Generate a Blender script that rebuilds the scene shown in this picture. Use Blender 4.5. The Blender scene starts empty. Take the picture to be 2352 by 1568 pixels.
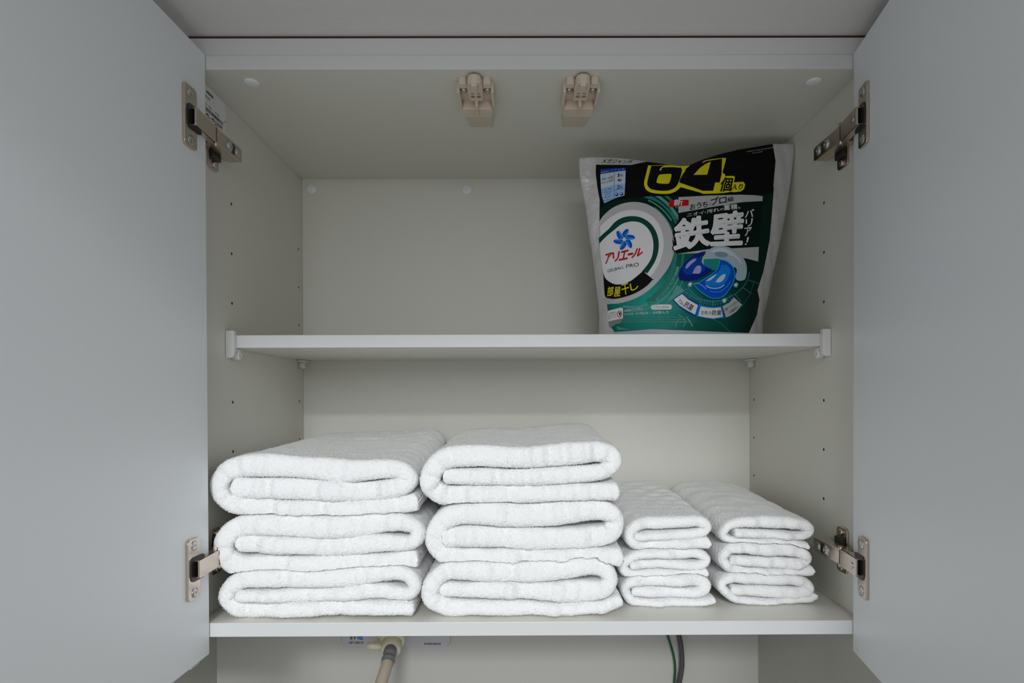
import bpy, bmesh, math, random
import numpy as np
from mathutils import Matrix, Vector

# ------------------------------------------------------------------ camera, world, lights, exposure
SC = bpy.context.scene
COL = SC.collection
F_PX = 1370.0
PITCH, ROLL, YAW, SX, SY = -8.06865e-03, -3.17463e-03, 3.10058e-03, -24.615, 140.369
_cy, _s = math.cos(YAW), math.sin(YAW)
_F, _R, _U = np.array([_s, _cy, 0]), np.array([_cy, -_s, 0]), np.array([0, 0, 1.0])
FWD = _F * math.cos(PITCH) + _U * math.sin(PITCH)
_U2 = _U * math.cos(PITCH) - _F * math.sin(PITCH)
RGT = _R * math.cos(ROLL) + _U2 * math.sin(ROLL)
UPV = _U2 * math.cos(ROLL) - _R * math.sin(ROLL)
EYE = np.array([0.0, 0.0, 1.8])

cam = bpy.data.cameras.new('camera')
cam.sensor_width = 36.0
cam.lens = F_PX / 2352 * 36.0
cam.shift_x = SX / 2352
cam.shift_y = SY / 2352
cam.clip_start = 0.01
cam_o = bpy.data.objects.new('camera', cam)
m = Matrix.Identity(4)
for i in range(3):
    m[i][0], m[i][1], m[i][2], m[i][3] = RGT[i], UPV[i], -FWD[i], EYE[i]
cam_o.matrix_world = m
COL.objects.link(cam_o)
SC.camera = cam_o

SC.view_settings.view_transform = 'Standard'
SC.view_settings.look = 'None'
SC.view_settings.gamma = 1
SC.view_settings.use_curve_mapping = False
SC.view_settings.exposure = 0.74

world = bpy.data.worlds.new('world')
SC.world = world
world.use_nodes = True
bg = world.node_tree.nodes['Background']
bg.inputs[0].default_value = (0.97, 0.985, 1.0, 1)
bg.inputs[1].default_value = 0.345

def area(name, loc, rot, size, power, col):
    l = bpy.data.lights.new(name, 'AREA')
    l.shape = 'DISK'
    l.size = size
    l.energy = power
    l.color = col
    o = bpy.data.objects.new(name, l)
    o.location = loc
    o.rotation_euler = rot
    COL.objects.link(o)
    return o
area('room_ceiling_lamp', (-0.12, -2.6, 3.1), (0, 0, 0), 0.8, 60, (0.95, 0.98, 1.0))
fill = area('front_fill', (0.2, -2.75, 2.72), (math.radians(90), 0, 0), 1.4, 18, (0.92, 0.965, 1.0))  # unseen frontal fill light, added to brighten the front edges and back panels
fill.data.shape = 'RECTANGLE'
fill.data.size_y = 1.3

# ------------------------------------------------------------------ helpers
def ray(px, py):
    px, py = np.asarray(px, float), np.asarray(py, float)
    return FWD + RGT * ((px - 1176 + SX) / F_PX)[..., None] + UPV * ((784 + SY - py) / F_PX)[..., None]

def at(px, py, Y):
    d = ray(px, py)
    return EYE + d * (np.asarray(Y) / d[..., 1])[..., None]

def onx(px, py, X):
    d = ray(px, py)
    return EYE + d * (X / d[..., 0])[..., None]

def onz(px, py, Z):
    d = ray(px, py)
    return EYE + d * ((Z - 1.8) / d[..., 2])[..., None]

def srgb(r, g, b):
    f = lambda c: (c / 255 / 12.92) if c / 255 <= 0.04045 else ((c / 255 + 0.055) / 1.055) ** 2.4
    return (f(r), f(g), f(b), 1)

MATS = {}
def mat(name, col, rough=0.5, metal=0.0, spec=0.5, bump=None, coat=0.0, vary=None, sheen=0.0):
    if name in MATS:
        return MATS[name]
    M = bpy.data.materials.new(name)
    M.use_nodes = True
    nt = M.node_tree
    b = nt.nodes['Principled BSDF']
    c = tuple(col) if len(col) == 4 else tuple(col) + (1,)
    b.inputs['Base Color'].default_value = c
    b.inputs['Roughness'].default_value = rough
    b.inputs['Metallic'].default_value = metal
    b.inputs['Specular IOR Level'].default_value = spec
    if coat:
        b.inputs['Coat Weight'].default_value = coat
        b.inputs['Coat Roughness'].default_value = 0.15
    if sheen:
        b.inputs['Sheen Weight'].default_value = sheen
        b.inputs['Sheen Roughness'].default_value = 0.6
    if bump or vary:
        tc = nt.nodes.new('ShaderNodeTexCoord')
    if bump:
        scale, strength, dist = bump
        n = nt.nodes.new('ShaderNodeTexNoise')
        n.inputs['Scale'].default_value = scale
        n.inputs['Detail'].default_value = 4
        nt.links.new(tc.outputs['Object'], n.inputs['Vector'])
        bp = nt.nodes.new('ShaderNodeBump')
        bp.inputs['Strength'].default_value = strength
        bp.inputs['Distance'].default_value = dist
        nt.links.new(n.outputs['Fac'], bp.inputs['Height'])
        nt.links.new(bp.outputs['Normal'], b.inputs['Normal'])
    if vary:
        scale, amount = vary
        n = nt.nodes.new('ShaderNodeTexNoise')
        n.inputs['Scale'].default_value = scale
        n.inputs['Detail'].default_value = 3
        nt.links.new(tc.outputs['Object'], n.inputs['Vector'])
        r = nt.nodes.new('ShaderNodeValToRGB')
        r.color_ramp.elements[0].position, r.color_ramp.elements[1].position = 0.3, 0.7
        r.color_ramp.elements[0].color = tuple(x * (1 - amount) for x in c[:3]) + (1,)
        r.color_ramp.elements[1].color = tuple(min(1, x * (1 + amount)) for x in c[:3]) + (1,)
        nt.links.new(n.outputs['Fac'], r.inputs['Fac'])
        nt.links.new(r.outputs['Color'], b.inputs['Base Color'])
    MATS[name] = M
    return M

M_PANEL = mat('melamine_interior', (0.72, 0.71, 0.645), 0.42, bump=(900, 0.05, 0.0004))
M_CORE_SHADE = mat('board_core_shade', (0.05, 0.042, 0.033), 0.9)  # raw board core, darkened so the shade inside the pin holes is painted in
M_EDGE = mat('melamine_edge', (0.70, 0.70, 0.70), 0.4)
M_DOOR = mat('melamine_door', (0.83, 0.86, 0.885), 0.38, bump=(900, 0.05, 0.0004))
M_PAPER = mat('ceiling_paper', (0.70, 0.68, 0.67), 0.9, bump=(420, 0.5, 0.0012))
M_WALL = mat('wall_paper', (0.45, 0.445, 0.413), 0.9, bump=(420, 0.3, 0.0008))
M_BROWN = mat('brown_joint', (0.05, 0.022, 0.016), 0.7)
M_NICKEL = mat('nickel_steel', (0.60, 0.52, 0.455), 0.24, 1.0, bump=(60, 0.08, 0.001))
M_DARKMETAL = mat('dark_steel', (0.06, 0.055, 0.05), 0.4, 0.6)
M_SCREW = mat('screw_steel', (0.55, 0.54, 0.53), 0.3, 1.0)
M_BEIGE = mat('beige_plastic', (0.68, 0.57, 0.455), 0.45)
M_BEIGE_D = mat('beige_recess', (0.30, 0.20, 0.14), 0.6)
M_WHITEPL = mat('white_plastic', (0.82, 0.83, 0.84), 0.3)
M_CLIP = mat('shelf_clip_plastic', (0.76, 0.76, 0.73), 0.35)
M_TOWEL = mat('terry_cotton', (0.96, 0.96, 0.955), 1.0, spec=0.1, sheen=0.15)
M_STICKER = mat('sticker_paper', (0.80, 0.81, 0.82), 0.6)
M_INK = mat('black_ink', (0.03, 0.03, 0.033), 0.5)
M_INKGREY = mat('grey_ink', (0.30, 0.30, 0.31), 0.6)

def obj(name, bm, mats, parent=None, org=(0, 0, 0), smooth=False, label=None):
    """links one bmesh (vertices in room coordinates) as one mesh object whose origin is org"""
    me = bpy.data.meshes.new(name)
    bm.to_mesh(me)
    bm.free()
    me.transform(Matrix.Translation(-Vector(org)))
    for x in (mats if isinstance(mats, (list, tuple)) else [mats]):
        me.materials.append(x)
    if smooth:
        me.shade_smooth()
    o = bpy.data.objects.new(name, me)
    COL.objects.link(o)
    if parent is None:
        o.location = org
    else:
        o.parent = parent
    if label:
        o['label'] = label
    return o

def thing(name, label, cat, loc, group=None):
    o = bpy.data.objects.new(name, None)
    o.empty_display_size = 0.05
    o.location = loc
    COL.objects.link(o)
    return tag(o, label, cat, group)

def tag(o, label, cat, group=None):
    o['label'], o['category'] = label, cat
    if group:
        o['group'] = group
    return o

def struct(o):
    o['kind'] = 'structure'
    return o

def box(bm, lo, hi, bev=0.0, mi=0, M=None, seg=2):
    t = bmesh.new()
    bmesh.ops.create_cube(t, size=1)
    lo, hi = Vector(lo), Vector(hi)
    for v in t.verts:
        v.co = Vector(((v.co[i] + .5) * (hi[i] - lo[i]) + lo[i] for i in range(3)))
    if bev:
        bmesh.ops.bevel(t, geom=list(t.edges), offset=bev, segments=seg, affect='EDGES', profile=0.5)
    join(bm, t, mi, M)

def join(bm, t, mi=None, M=None):
    if M is not None:
        t.transform(M)
    if mi is not None:
        for f in t.faces:
            f.material_index = mi
    me = bpy.data.meshes.new('tmp')
    t.to_mesh(me)
    t.free()
    bm.from_mesh(me)
    bpy.data.meshes.remove(me)

def lathe(bm, prof, seg=32, mi=0, M=None, smooth=True):
    """prof: list of (radius, height) along local z"""
    t = bmesh.new()
    rings = []
    for r, h in prof:
        if r < 1e-7:
            rings.append([t.verts.new((0, 0, h))])
        else:
            rings.append([t.verts.new((r * math.cos(2 * math.pi * k / seg), r * math.sin(2 * math.pi * k / seg), h)) for k in range(seg)])
    for a, b in zip(rings, rings[1:]):
        for k in range(seg):
            k2 = (k + 1) % seg
            vs = []
            for v in (a[k % len(a)], a[k2 % len(a)], b[k2 % len(b)], b[k % len(b)]):
                if v not in vs:
                    vs.append(v)
            if len(vs) > 2:
                f = t.faces.new(vs)
                f.smooth = smooth
    for ring, flip in ((rings[0], True), (rings[-1], False)):
        if len(ring) > 2:
            t.faces.new(ring[::-1] if flip else ring)
    bmesh.ops.recalc_face_normals(t, faces=list(t.faces))
    join(bm, t, mi, M)

def prism(bm, poly, h0, h1, mi=0, M=None, bev=0.0, seg=2):
    """poly in local xy extruded from z=h0 to z=h1"""
    t = bmesh.new()
    a = [t.verts.new((x, y, h0)) for x, y in poly]
    b = [t.verts.new((x, y, h1)) for x, y in poly]
    n = len(poly)
    t.faces.new(a[::-1])
    t.faces.new(b)
    for k in range(n):
        t.faces.new((a[k], a[(k + 1) % n], b[(k + 1) % n], b[k]))
    bmesh.ops.recalc_face_normals(t, faces=list(t.faces))
    if bev:
        bmesh.ops.bevel(t, geom=list(t.edges), offset=bev, segments=seg, affect='EDGES', profile=0.5, clamp_overlap=True)
    join(bm, t, mi, M)

def rrect(x0, y0, x1, y1, r, n=5):
    p = []
    for cx, cy, a in ((x1 - r, y1 - r, 0), (x0 + r, y1 - r, 90), (x0 + r, y0 + r, 180), (x1 - r, y0 + r, 270)):
        for k in range(n + 1):
            t = math.radians(a + 90 * k / n)
            p.append((cx + r * math.cos(t), cy + r * math.sin(t)))
    return p

def frame(origin, z, x=None):
    """matrix whose local z points along z"""
    z = Vector(z).normalized()
    x = Vector(x) if x is not None else (Vector((0, 0, 1)) if abs(z.z) < .9 else Vector((1, 0, 0)))
    x = (x - z * x.dot(z)).normalized()
    y = z.cross(x)
    return Matrix(((x[0], y[0], z[0], origin[0]), (x[1], y[1], z[1], origin[1]), (x[2], y[2], z[2], origin[2]), (0, 0, 0, 1)))

def smooth_path(P, n):
    """Catmull-Rom through P, n samples evenly spaced in the first two columns (or three)"""
    P = np.asarray(P, float)
    Q = np.vstack([2 * P[0] - P[1], P, 2 * P[-1] - P[-2]])
    out = []
    for i in range(1, len(Q) - 2):
        t = np.linspace(0, 1, 24, endpoint=False)[:, None]
        a, b, c, d = Q[i - 1], Q[i], Q[i + 1], Q[i + 2]
        out.append(.5 * ((2 * b) + (-a + c) * t + (2 * a - 5 * b + 4 * c - d) * t ** 2 + (-a + 3 * b - 3 * c + d) * t ** 3))
    out = np.vstack(out + [P[-1:]])
    k = 3 if P.shape[1] == 3 and n < 0 else 2
    n = abs(n)
    s = np.concatenate([[0], np.cumsum(np.linalg.norm(np.diff(out[:, :k], axis=0), axis=1))])
    q = np.linspace(0, s[-1], n)
    return np.stack([np.interp(q, s, out[:, j]) for j in range(P.shape[1])], 1), s[-1]

def tube(bm, pts, rad, seg=20, mi=0, n=60, band=None):
    """round tube along 3-D points; band(k, seg_index) gives a material index"""
    P, _ = smooth_path(pts, -n)
    t = bmesh.new()
    rings = []
    up = Vector((1, 0, 0))
    for i in range(len(P)):
        d = Vector(P[min(i + 1, len(P) - 1)] - P[max(i - 1, 0)]).normalized()
        x = (up - d * up.dot(d)).normalized()
        y = d.cross(x)
        r = rad(i / (len(P) - 1)) if callable(rad) else rad
        rings.append([t.verts.new(Vector(P[i]) + x * r * math.cos(2 * math.pi * k / seg) + y * r * math.sin(2 * math.pi * k / seg)) for k in range(seg)])
    for i in range(len(rings) - 1):
        for k in range(seg):
            f = t.faces.new((rings[i][k], rings[i][(k + 1) % seg], rings[i + 1][(k + 1) % seg], rings[i + 1][k]))
            f.smooth = True
            f.material_index = band(i, k) if band else mi
    t.faces.new(rings[0][::-1])
    t.faces.new(rings[-1])
    bmesh.ops.recalc_face_normals(t, faces=list(t.faces))
    join(bm, t)

def text_mesh(s, bold=0.0):
    """flat lettering of the built-in typeface; returns points in a 0..1 box and faces"""
    c = bpy.data.curves.new('lettering', 'FONT')
    c.body = s
    c.offset = bold
    c.resolution_u = 4
    o = bpy.data.objects.new('lettering', c)
    COL.objects.link(o)
    me = bpy.data.meshes.new_from_object(o.evaluated_get(bpy.context.evaluated_depsgraph_get()))
    bpy.data.objects.remove(o)
    bpy.data.curves.remove(c)
    v = np.array([x.co[:2] for x in me.vertices])
    f = [tuple(p.vertices) for p in me.polygons]
    bpy.data.meshes.remove(me)
    lo, hi = v.min(0), v.max(0)
    return (v - lo) / np.maximum(hi - lo, 1e-6), f

# ------------------------------------------------------------------ key measures (metres)
XL, XR = -0.3491, 0.3682            # inner faces of the cabinet sides
YF, YB = 0.640, 0.9584              # cabinet front plane, inner back
ZB0, ZB1 = 1.5440, 1.5590           # bottom board
ZT0, ZT1 = 2.1510, 2.1660           # top board
ZC = 2.1876                         # lowered ceiling
T = 0.016

# ------------------------------------------------------------------ room shell
def slab(name, lo, hi, m_, bev=0):
    b = bmesh.new()
    box(b, lo, hi, bev)
    return struct(obj(name, b, m_))

slab('wall_back', (-0.60, 0.970, 0.0), (0.50, 1.05, 2.30), M_WALL)
slab('wall_left', (-0.60, 0.0, 0.0), (-0.497, 0.969, 2.30), M_WALL)
slab('wall_right', (0.3865, 0.0, 0.0), (0.50, 0.969, 2.30), M_WALL)
slab('ceiling', (-0.4965, -0.16, ZC), (0.386, 0.969, 2.30), M_PAPER)
slab('trim_1', (-0.3652, YF + 0.0015, ZT1 + 0.0002), (0.3842, YF + 0.018, ZC - 0.0028), M_EDGE)
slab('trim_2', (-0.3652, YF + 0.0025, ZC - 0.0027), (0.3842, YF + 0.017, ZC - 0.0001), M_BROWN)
slab('trim_3', (-0.4965, YF + 0.02, 1.5000), (-0.3660, YF + 0.036, ZC - 0.0001), M_EDGE)

# ------------------------------------------------------------------ cabinet
ORG = (0.5 * (XL + XR), YF, ZB0)
cab = thing('storage_cabinet', 'white wall cabinet with two open doors, holding towels and a detergent pouch', 'cabinet', ORG)

def drilled_side(x0, x1, face_x):
    b = bmesh.new()
    box(b, (x0, YF, ZB0), (x1, YB + 0.004, ZT1), 0.0006)
    c = bmesh.new()
    for y in (0.7238, 0.9415):
        for k in range(9):
            z = 2.0350 - 0.0598 * k
            if z < ZB1 + .01:
                continue
            lathe(c, [(0.0019, -0.012), (0.0019, 0.012)], 14, 1, M=frame((face_x, y, z), (1, 0, 0)))
    o = obj('side_panel', b, [M_PANEL, M_CORE_SHADE], cab, ORG)
    k = obj('cutter', c, [M_PANEL, M_CORE_SHADE], cab, ORG)
    md = o.modifiers.new('holes', 'BOOLEAN')
    md.object = k
    md.operation = 'DIFFERENCE'
    md.solver = 'EXACT'
    bpy.context.view_layer.update()
    me = bpy.data.meshes.new_from_object(o.evaluated_get(bpy.context.evaluated_depsgraph_get()))
    o.modifiers.clear()
    o.data = me
    me.name = 'side_panel'
    bpy.data.objects.remove(k)
    return o
drilled_side(XL - T, XL, XL)
drilled_side(XR, XR + T, XR)

def board(name, lo, hi, parent=cab, front=None, bev=0.0006):
    b = bmesh.new()
    box(b, lo, hi, bev)
    for f in b.faces:
        if front and f.calc_center_median().y < lo[1] + 0.001:
            f.material_index = 1
    return obj(name, b, [M_PANEL, M_EDGE], parent, ORG)
board('top_panel', (XL, YF, ZT0), (XR, YB, ZT1), front=True)
board('bottom_panel', (XL, YF, ZB0), (XR, YB, ZB1), front=True)
board('back_panel', (XL, YB, ZB0 + .001), (XR, YB + 0.005, ZT1))

# doors: hinge edge at the cabinet front, leaf running towards the room
def door_frame(hx, ang, sx):
    """local x = along the leaf away from the cabinet, y = outward thickness, z up"""
    d = Vector((-math.sin(ang), -math.cos(ang), 0))
    n = Vector((sx, 0, 0))
    n = (n - d * n.dot(d)).normalized()
    return Matrix(((d[0], n[0], 0, hx), (d[1], n[1], 0, YF - 0.0015), (0, 0, 1, 0), (0, 0, 0, 1)))
DM_L = door_frame(-0.3345, math.radians(1.26), -1)
DM_R = door_frame(0.3563, math.radians(10.1), 1)
Z_D0, Z_D1 = 1.5265, 2.1662
for M_ in (DM_L, DM_R):
    b = bmesh.new()
    box(b, (0, 0, Z_D0), (0.372, 0.018, Z_D1), 0.0012, M=M_, seg=3)
    obj('door', b, M_DOOR, cab, ORG)

# concealed hinges
def hinge(DM, xw, sx, zc):
    """xw: inner face of the side wall, sx: -1 left / +1 right (towards the wall)"""
    inn = -sx                                  # direction towards the middle of the cabinet
    up = 1 if zc > 1.9 else 1
    W = lambda s, y, z: (xw + inn * s, y, zc + z)
    # arm: tapered channel along the side wall
    b = bmesh.new()
    Mx = frame((xw, 0, zc), (inn, 0, 0), (0, 1, 0))       # local x = depth, y = +-z, z = away from the wall
    fz = 1 if (Mx @ Vector((0, 1, 0)) - Mx @ Vector((0, 0, 0))).z > 0 else -1
    prism(b, [(0.6465, -.0085), (0.700, -.0085), (0.706, -.0072), (0.706, .0072), (0.700, .0085), (0.6465, .0085)], 0.0165, 0.0215, 0, Mx, 0.0008)
    prism(b, [(0.648, -.0085), (0.702, -.0085), (0.702, -.0070), (0.648, -.0070)], 0.0075, 0.0170, 0, Mx)
    prism(b, [(0.648, .0070), (0.702, .0070), (0.702, .0085), (0.648, .0085)], 0.0075, 0.0170, 0, Mx)
    h = obj('hinge', b, [M_NICKEL, M_DARKMETAL], cab, ORG)
    # mounting plate on the side wall
    b = bmesh.new()
    prism(b, rrect(0.668, -0.026, 0.690, 0.026, 0.005), 0.0, 0.0022, 0, Mx, 0.0006)
    prism(b, rrect(0.652, -0.0065, 0.704, 0.0065, 0.001), 0.0022, 0.0085, 0, Mx, 0.0006)
    prism(b, rrect(0.670, -0.015, 0.688, 0.015, 0.002), 0.0022, 0.0060, 1, Mx, 0.0006)
    for z_ in (-.020, .020):
        lathe(b, [(0.0038, 0.0), (0.0038, 0.0030), (0.0026, 0.0036), (0.0012, 0.0030), (0, .0028)], 20, 0, Mx @ Matrix.Translation((0.679, z_, 0.0012)))
    obj('mounting_plate', b, [M_NICKEL, M_DARKMETAL], h, ORG)
    # two adjusting screws on the arm and the dark slot between them
    for y_, r_ in ((0.676, .0046), (0.694, .0040)):
        b = bmesh.new()
        lathe(b, [(r_ + .0016, 0.0), (r_ + .0016, 0.0004), (r_, .0004), (r_, 0.0014), (r_ - .0010, 0.0020), (0.0012, .0020), (0.0010, .0009), (0, .0008)], 24, 0, Mx @ Matrix.Translation((y_, 0, 0.0215)))
        obj('adjusting_screw', b, [M_SCREW], h, ORG)
    b = bmesh.new()
    prism(b, rrect(0.6800, -0.0058, 0.6885, 0.0058, 0.002), 0.0214, 0.0218, 0, Mx)
    obj('arm_slot', b, [M_DARKMETAL], h, ORG)
    # cup flange on the door; DM local: x along the leaf, y outward, z up
    b = bmesh.new()
    D = DM @ Matrix.Translation((0, 0, zc)) @ Matrix(((1, 0, 0, 0), (0, 0, -1, 0), (0, 1, 0, 0), (0, 0, 0, 1)))   # local xy on the door face, z into the room
    if sx > 0:
        pass
    prism(b, rrect(0.0215, -0.031, 0.0435, 0.031, 0.004), 0.0, 0.0030, 0, D, 0.0010, 3)
    t0 = math.acos(-0.0105 / 0.0180)
    prism(b, [(0.0325 + .018 * math.cos(t), .018 * math.sin(t)) for t in np.linspace(t0, 2 * math.pi - t0, 24)], 0.0, 0.0030, 0, D, 0.0007, 2)
    prism(b, [(0.0325 + .0150 * math.cos(t), .0150 * math.sin(t)) for t in np.linspace(math.acos(-.8), 2 * math.pi - math.acos(-.8), 16)], 0.0029, 0.0034, 1, D)
    prism(b, rrect(0.0135, -0.0125, 0.0400, 0.0125, 0.006), 0.0031, 0.0037, 1, D)
    obj('cup_flange', b, [M_NICKEL, M_DARKMETAL], h, ORG)
    for z_ in (-.0240, .0240):
        b = bmesh.new()
        lathe(b, [(0.0052, 0.0028), (0.0052, 0.0034), (0.0042, 0.0034), (0.0036, .0042), (0.0014, .0042), (0.001, .0034), (0, .0033)], 24, 0, D @ Matrix.Translation((0.0325, z_, 0)))
        obj('flange_screw', b, [M_SCREW], h, ORG)
    # link between cup and arm
    b = bmesh.new()
    p0 = D @ Vector((0.034, 0, 0.0085))
    p1 = Vector(W(0.0205, 0.6500, 0))
    ax = (p1 - p0)
    L = ax.length
    nrm = Vector((inn, 0, 0))
    Lm = frame(p0, (nrm - ax.normalized() * nrm.dot(ax.normalized())), ax)
    prism(b, rrect(0, -0.0090, L, 0.0090, 0.0012), -0.0012, 0.0008, 0, Lm, 0.0006)
    box(b, (0.001, -0.0090, -0.0075), (L - .001, -0.0078, 0.0), 0, 0, Lm)
    box(b, (0.001, 0.0078, -0.0075), (L - .001, 0.0090, 0.0), 0, 0, Lm)
    for z_ in (-.0085, .0085):
        lathe(b, [(0.0022, -.003), (0.0022, .003)], 14, 0, frame(Vector(W(0.0195, 0.6495, 0)) + Vector((0, 0, z_)), (0, 0, 1)))
    box(b, (L - .0035, -.0075, .0007), (L - .0020, .0075, .0010), 0, 1, Lm)
    if sx > 0:
        lathe(b, [(0.0034, 0.0), (0.0034, 0.0008), (0.0024, .0012), (0.0012, .0004), (0, .0003)], 20, 0, Lm @ Matrix.Translation((0.009, 0, 0.0006)))
    obj('link', b, [M_NICKEL, M_DARKMETAL], h, ORG)
hinge(DM_L, XL, -1, 2.0850)
hinge(DM_L, XL, -1, 1.6270)
hinge(DM_R, XR, 1, 2.0855)
hinge(DM_R, XR, 1, 1.6255)

# white screw caps
def cap(p, n, r=0.0085, h=0.0030):
    b = bmesh.new()
    lathe(b, [(r, 0)] + [(r * math.cos(t), h * (0.25 + .75 * math.sin(t))) for t in np.linspace(0, math.pi / 2 * .96, 7)] + [(0, h)], 32, 0, frame(p, n))
    obj('screw_cap', b, M_WHITEPL, cab, ORG)
cap((-0.2976, 0.6655, ZT0), (0, 0, -1))
cap((0.3275, 0.6655, ZT0), (0, 0, -1))
cap((-0.3342, YB, 2.1352), (0, -1, 0))
cap((-0.0849, YB, 2.1335), (0, -1, 0))

# earthquake catches under the top board
def catch(x):
    # local: x across, y depth, h = hanging distance below the board
    def bx(b, x0, x1, y0, y1, h0, h1, bev=.0008, mi=0):
        box(b, (x + x0, y0, ZT0 - h1), (x + x1, y1, ZT0 - h0), bev, mi)
    Mz = frame((x, 0, ZT0), (0, 0, -1), (1, 0, 0))       # local x -> +X, y -> -Y, z down
    P = lambda pts: [(px, -py) for px, py in pts]
    b = bmesh.new()
    # base plate, side ears, rear scoop and its sloping back
    prism(b, P(rrect(-.0185, .660, .0185, .716, .003)), 0, .005, 0, Mz, .0006)
    for s in (-1, 1):
        bx(b, *(sorted((s * .0172, s * .0205))), .664, .703, 0, .0125, .0007)
    prism(b, P(rrect(-.0178, .694, .0178, .7145, .0055)), .004, .0165, 0, Mz, .0014, 3)
    t = bmesh.new()
    w = .0165
    vs = [t.verts.new(c) for c in ((x - w, .712, ZT0 - .0125), (x + w, .712, ZT0 - .0125), (x + w, .712, ZT0), (x - w, .712, ZT0), (x - w + .002, 0.773, ZT0 - .0015), (x + w - .002, 0.773, ZT0 - .0015), (x + w - .002, 0.773, ZT0), (x - w + .002, 0.773, ZT0))]
    for f in ((0, 1, 2, 3), (4, 5, 6, 7), (0, 1, 5, 4), (2, 3, 7, 6), (0, 3, 7, 4), (1, 2, 6, 5)):
        t.faces.new([vs[i] for i in f])
    bmesh.ops.recalc_face_normals(t, faces=list(t.faces))
    join(b, t, 0)
    # front lobes
    for s in (-1, 1):
        xs = sorted((s * .0086, s * .0180))
        prism(b, P(rrect(xs[0], .6535, xs[1], .6640, .0035)), 0, .0085, 0, Mz, .0012, 3)
        bx(b, xs[0], xs[1], .660, .6675, 0, .0062)
    bx(b, -.0016, .0016, .684, .706, .004, .0185, .0006)
    c = obj('catch', b, [M_BEIGE, M_BEIGE_D], cab, ORG)
    # lever with its rounded nose, ridge and two holes
    b = bmesh.new()
    nose = [(-.0088, .662), (-.0084, .654), (-.0066, .6475), (-.003, .6445), (.003, .6445), (.0066, .6475), (.0084, .654), (.0088, .662), (.0076, .686), (-.0076, .686)]
    prism(b, P(nose), .002, .0115, 0, Mz, .0012, 3)
    bx(b, -.0034, .0034, .6462, .6600, .010, .0145, .0012)
    for s in (-1, 1):
        lathe(b, [(.0024, 0), (.0024, .0004)], 20, 1, Mz @ Matrix.Translation((s * .0034, -.6755, .01135)))
        lathe(b, [(.0020, 0), (.0020, .0004)], 20, 1, Mz @ Matrix.Translation((s * .0034, -.6690, .01135)) @ Matrix.Diagonal((1, .5, 1, 1)))
    obj('lever', b, [M_BEIGE, M_BEIGE_D], c, ORG)
    for s in (-1, 1):
        b = bmesh.new()
        lathe(b, [(.0046, 0), (.0046, .0012), (.0036, .0026), (.0014, .0028), (.0010, .0018), (0, .0017)], 24, 0, Mz @ Matrix.Translation((s * .0133, -.6735, .0048)))
        obj('screw', b, M_SCREW, c, ORG)
catch(-0.0496)
catch(0.0687)

# paper sticker on the left side, by the upper hinge
b = bmesh.new()
def on_side(y0, y1, z0, z1, lift, mi):
    t = bmesh.new()
    x = XL + lift
    t.faces.new([t.verts.new(c) for c in ((x, y0, z0), (x, y1, z0), (x, y1, z1), (x, y0, z1))])
    join(b, t, mi)
box(b, (XL, 0.6440, 2.1120), (XL + .00015, 0.7110, 2.1480), 0, 0)
rnd = random.Random(4)
for (z0, z1, ya, yb, dens, mi) in ((2.1405, 2.1440, .6560, .6840, .6, 1), (2.1350, 2.1378, .652, .689, .5, 2), (2.1262, 2.1290, .650, .7100, .45, 2)):
    y = ya
    while y < yb:
        w = rnd.uniform(.0006, .0016)
        if rnd.random() < dens:
            on_side(y, y + w, z0 + rnd.uniform(0, .0006), z1 - rnd.uniform(0, .0008), .0003, mi)
        y += w + rnd.uniform(.0003, .0007)
y = .650
while y < .7040:                                        # bar code
    w = rnd.choice((.0003, .0006, .0009))
    on_side(y, y + w, 2.1205, 2.1245, .0003, 1)
    y += w + rnd.choice((.0003, .0005, .0008))
tv, tf = text_mesh('YZ54L-4H388', .012)
t = bmesh.new()
vs = [t.verts.new((XL + .0003, .650 + p[0] * .053, 2.1148 + p[1] * .0042)) for p in tv]
for f in tf:
    t.faces.new([vs[i] for i in f])
join(b, t, 1)
obj('sticker', b, [M_STICKER, M_INK, M_INKGREY], cab, ORG, label='white paper sticker with barcode')

# shelf supports: clip with a face plate at the front, peg clips at the back
ZS0, ZS1 = 1.8606, 1.8758
def support(xw, inn, front):
    b = bmesh.new()
    y = 0.7238 if front else 0.9415
    if front:
        Mc = frame((xw, 0.7065, 0), (0, 1, 0), (inn, 0, 0))     # local x inward, z depth
        fz = 1 if (Mc @ Vector((0, 1, 0))).z > (Mc @ Vector((0, 0, 0))).z else -1
        pts = [(0.0004, ZS1 + .0048), (0.0100, ZS1 + .0048), (0.0100, 1.8530), (0.0085, 1.8500), (0.0062, 1.8485), (0.0004, 1.8485)]
        prism(b, [(x_, fz * z_) for x_, z_ in pts], 0, .0065, 0, Mc, .0004)
        lo, hi = sorted((xw + inn * .0004, xw + inn * .0090))
        box(b, (lo, .7125, ZS0 - .0042), (hi, .7300, ZS0 - .0004), .0005)
    else:
        lo, hi = sorted((xw + inn * .0002, xw + inn * .0120))
        box(b, (lo, y - .011, ZS0 - .0034), (hi, y + .011, ZS0 - .0004), .0008)
    lathe(b, [(.0062, 0), (.0062, .007), (.0050, .0095), (.0022, .0098), (.0016, .006), (0, .006)], 24, 0, frame((xw + inn * .0003, y, ZS0 - .0078), (inn, 0, 0)))
    lathe(b, [(.00125, -.0055), (.00125, .001)], 12, 0, frame((xw + inn * .0003, y, ZS0 - .0051), (inn, 0, 0)))
    obj('shelf_support', b, M_CLIP, cab, ORG)
for front in (True, False):
    support(XL, 1, front)
    support(XR, -1, front)

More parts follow.
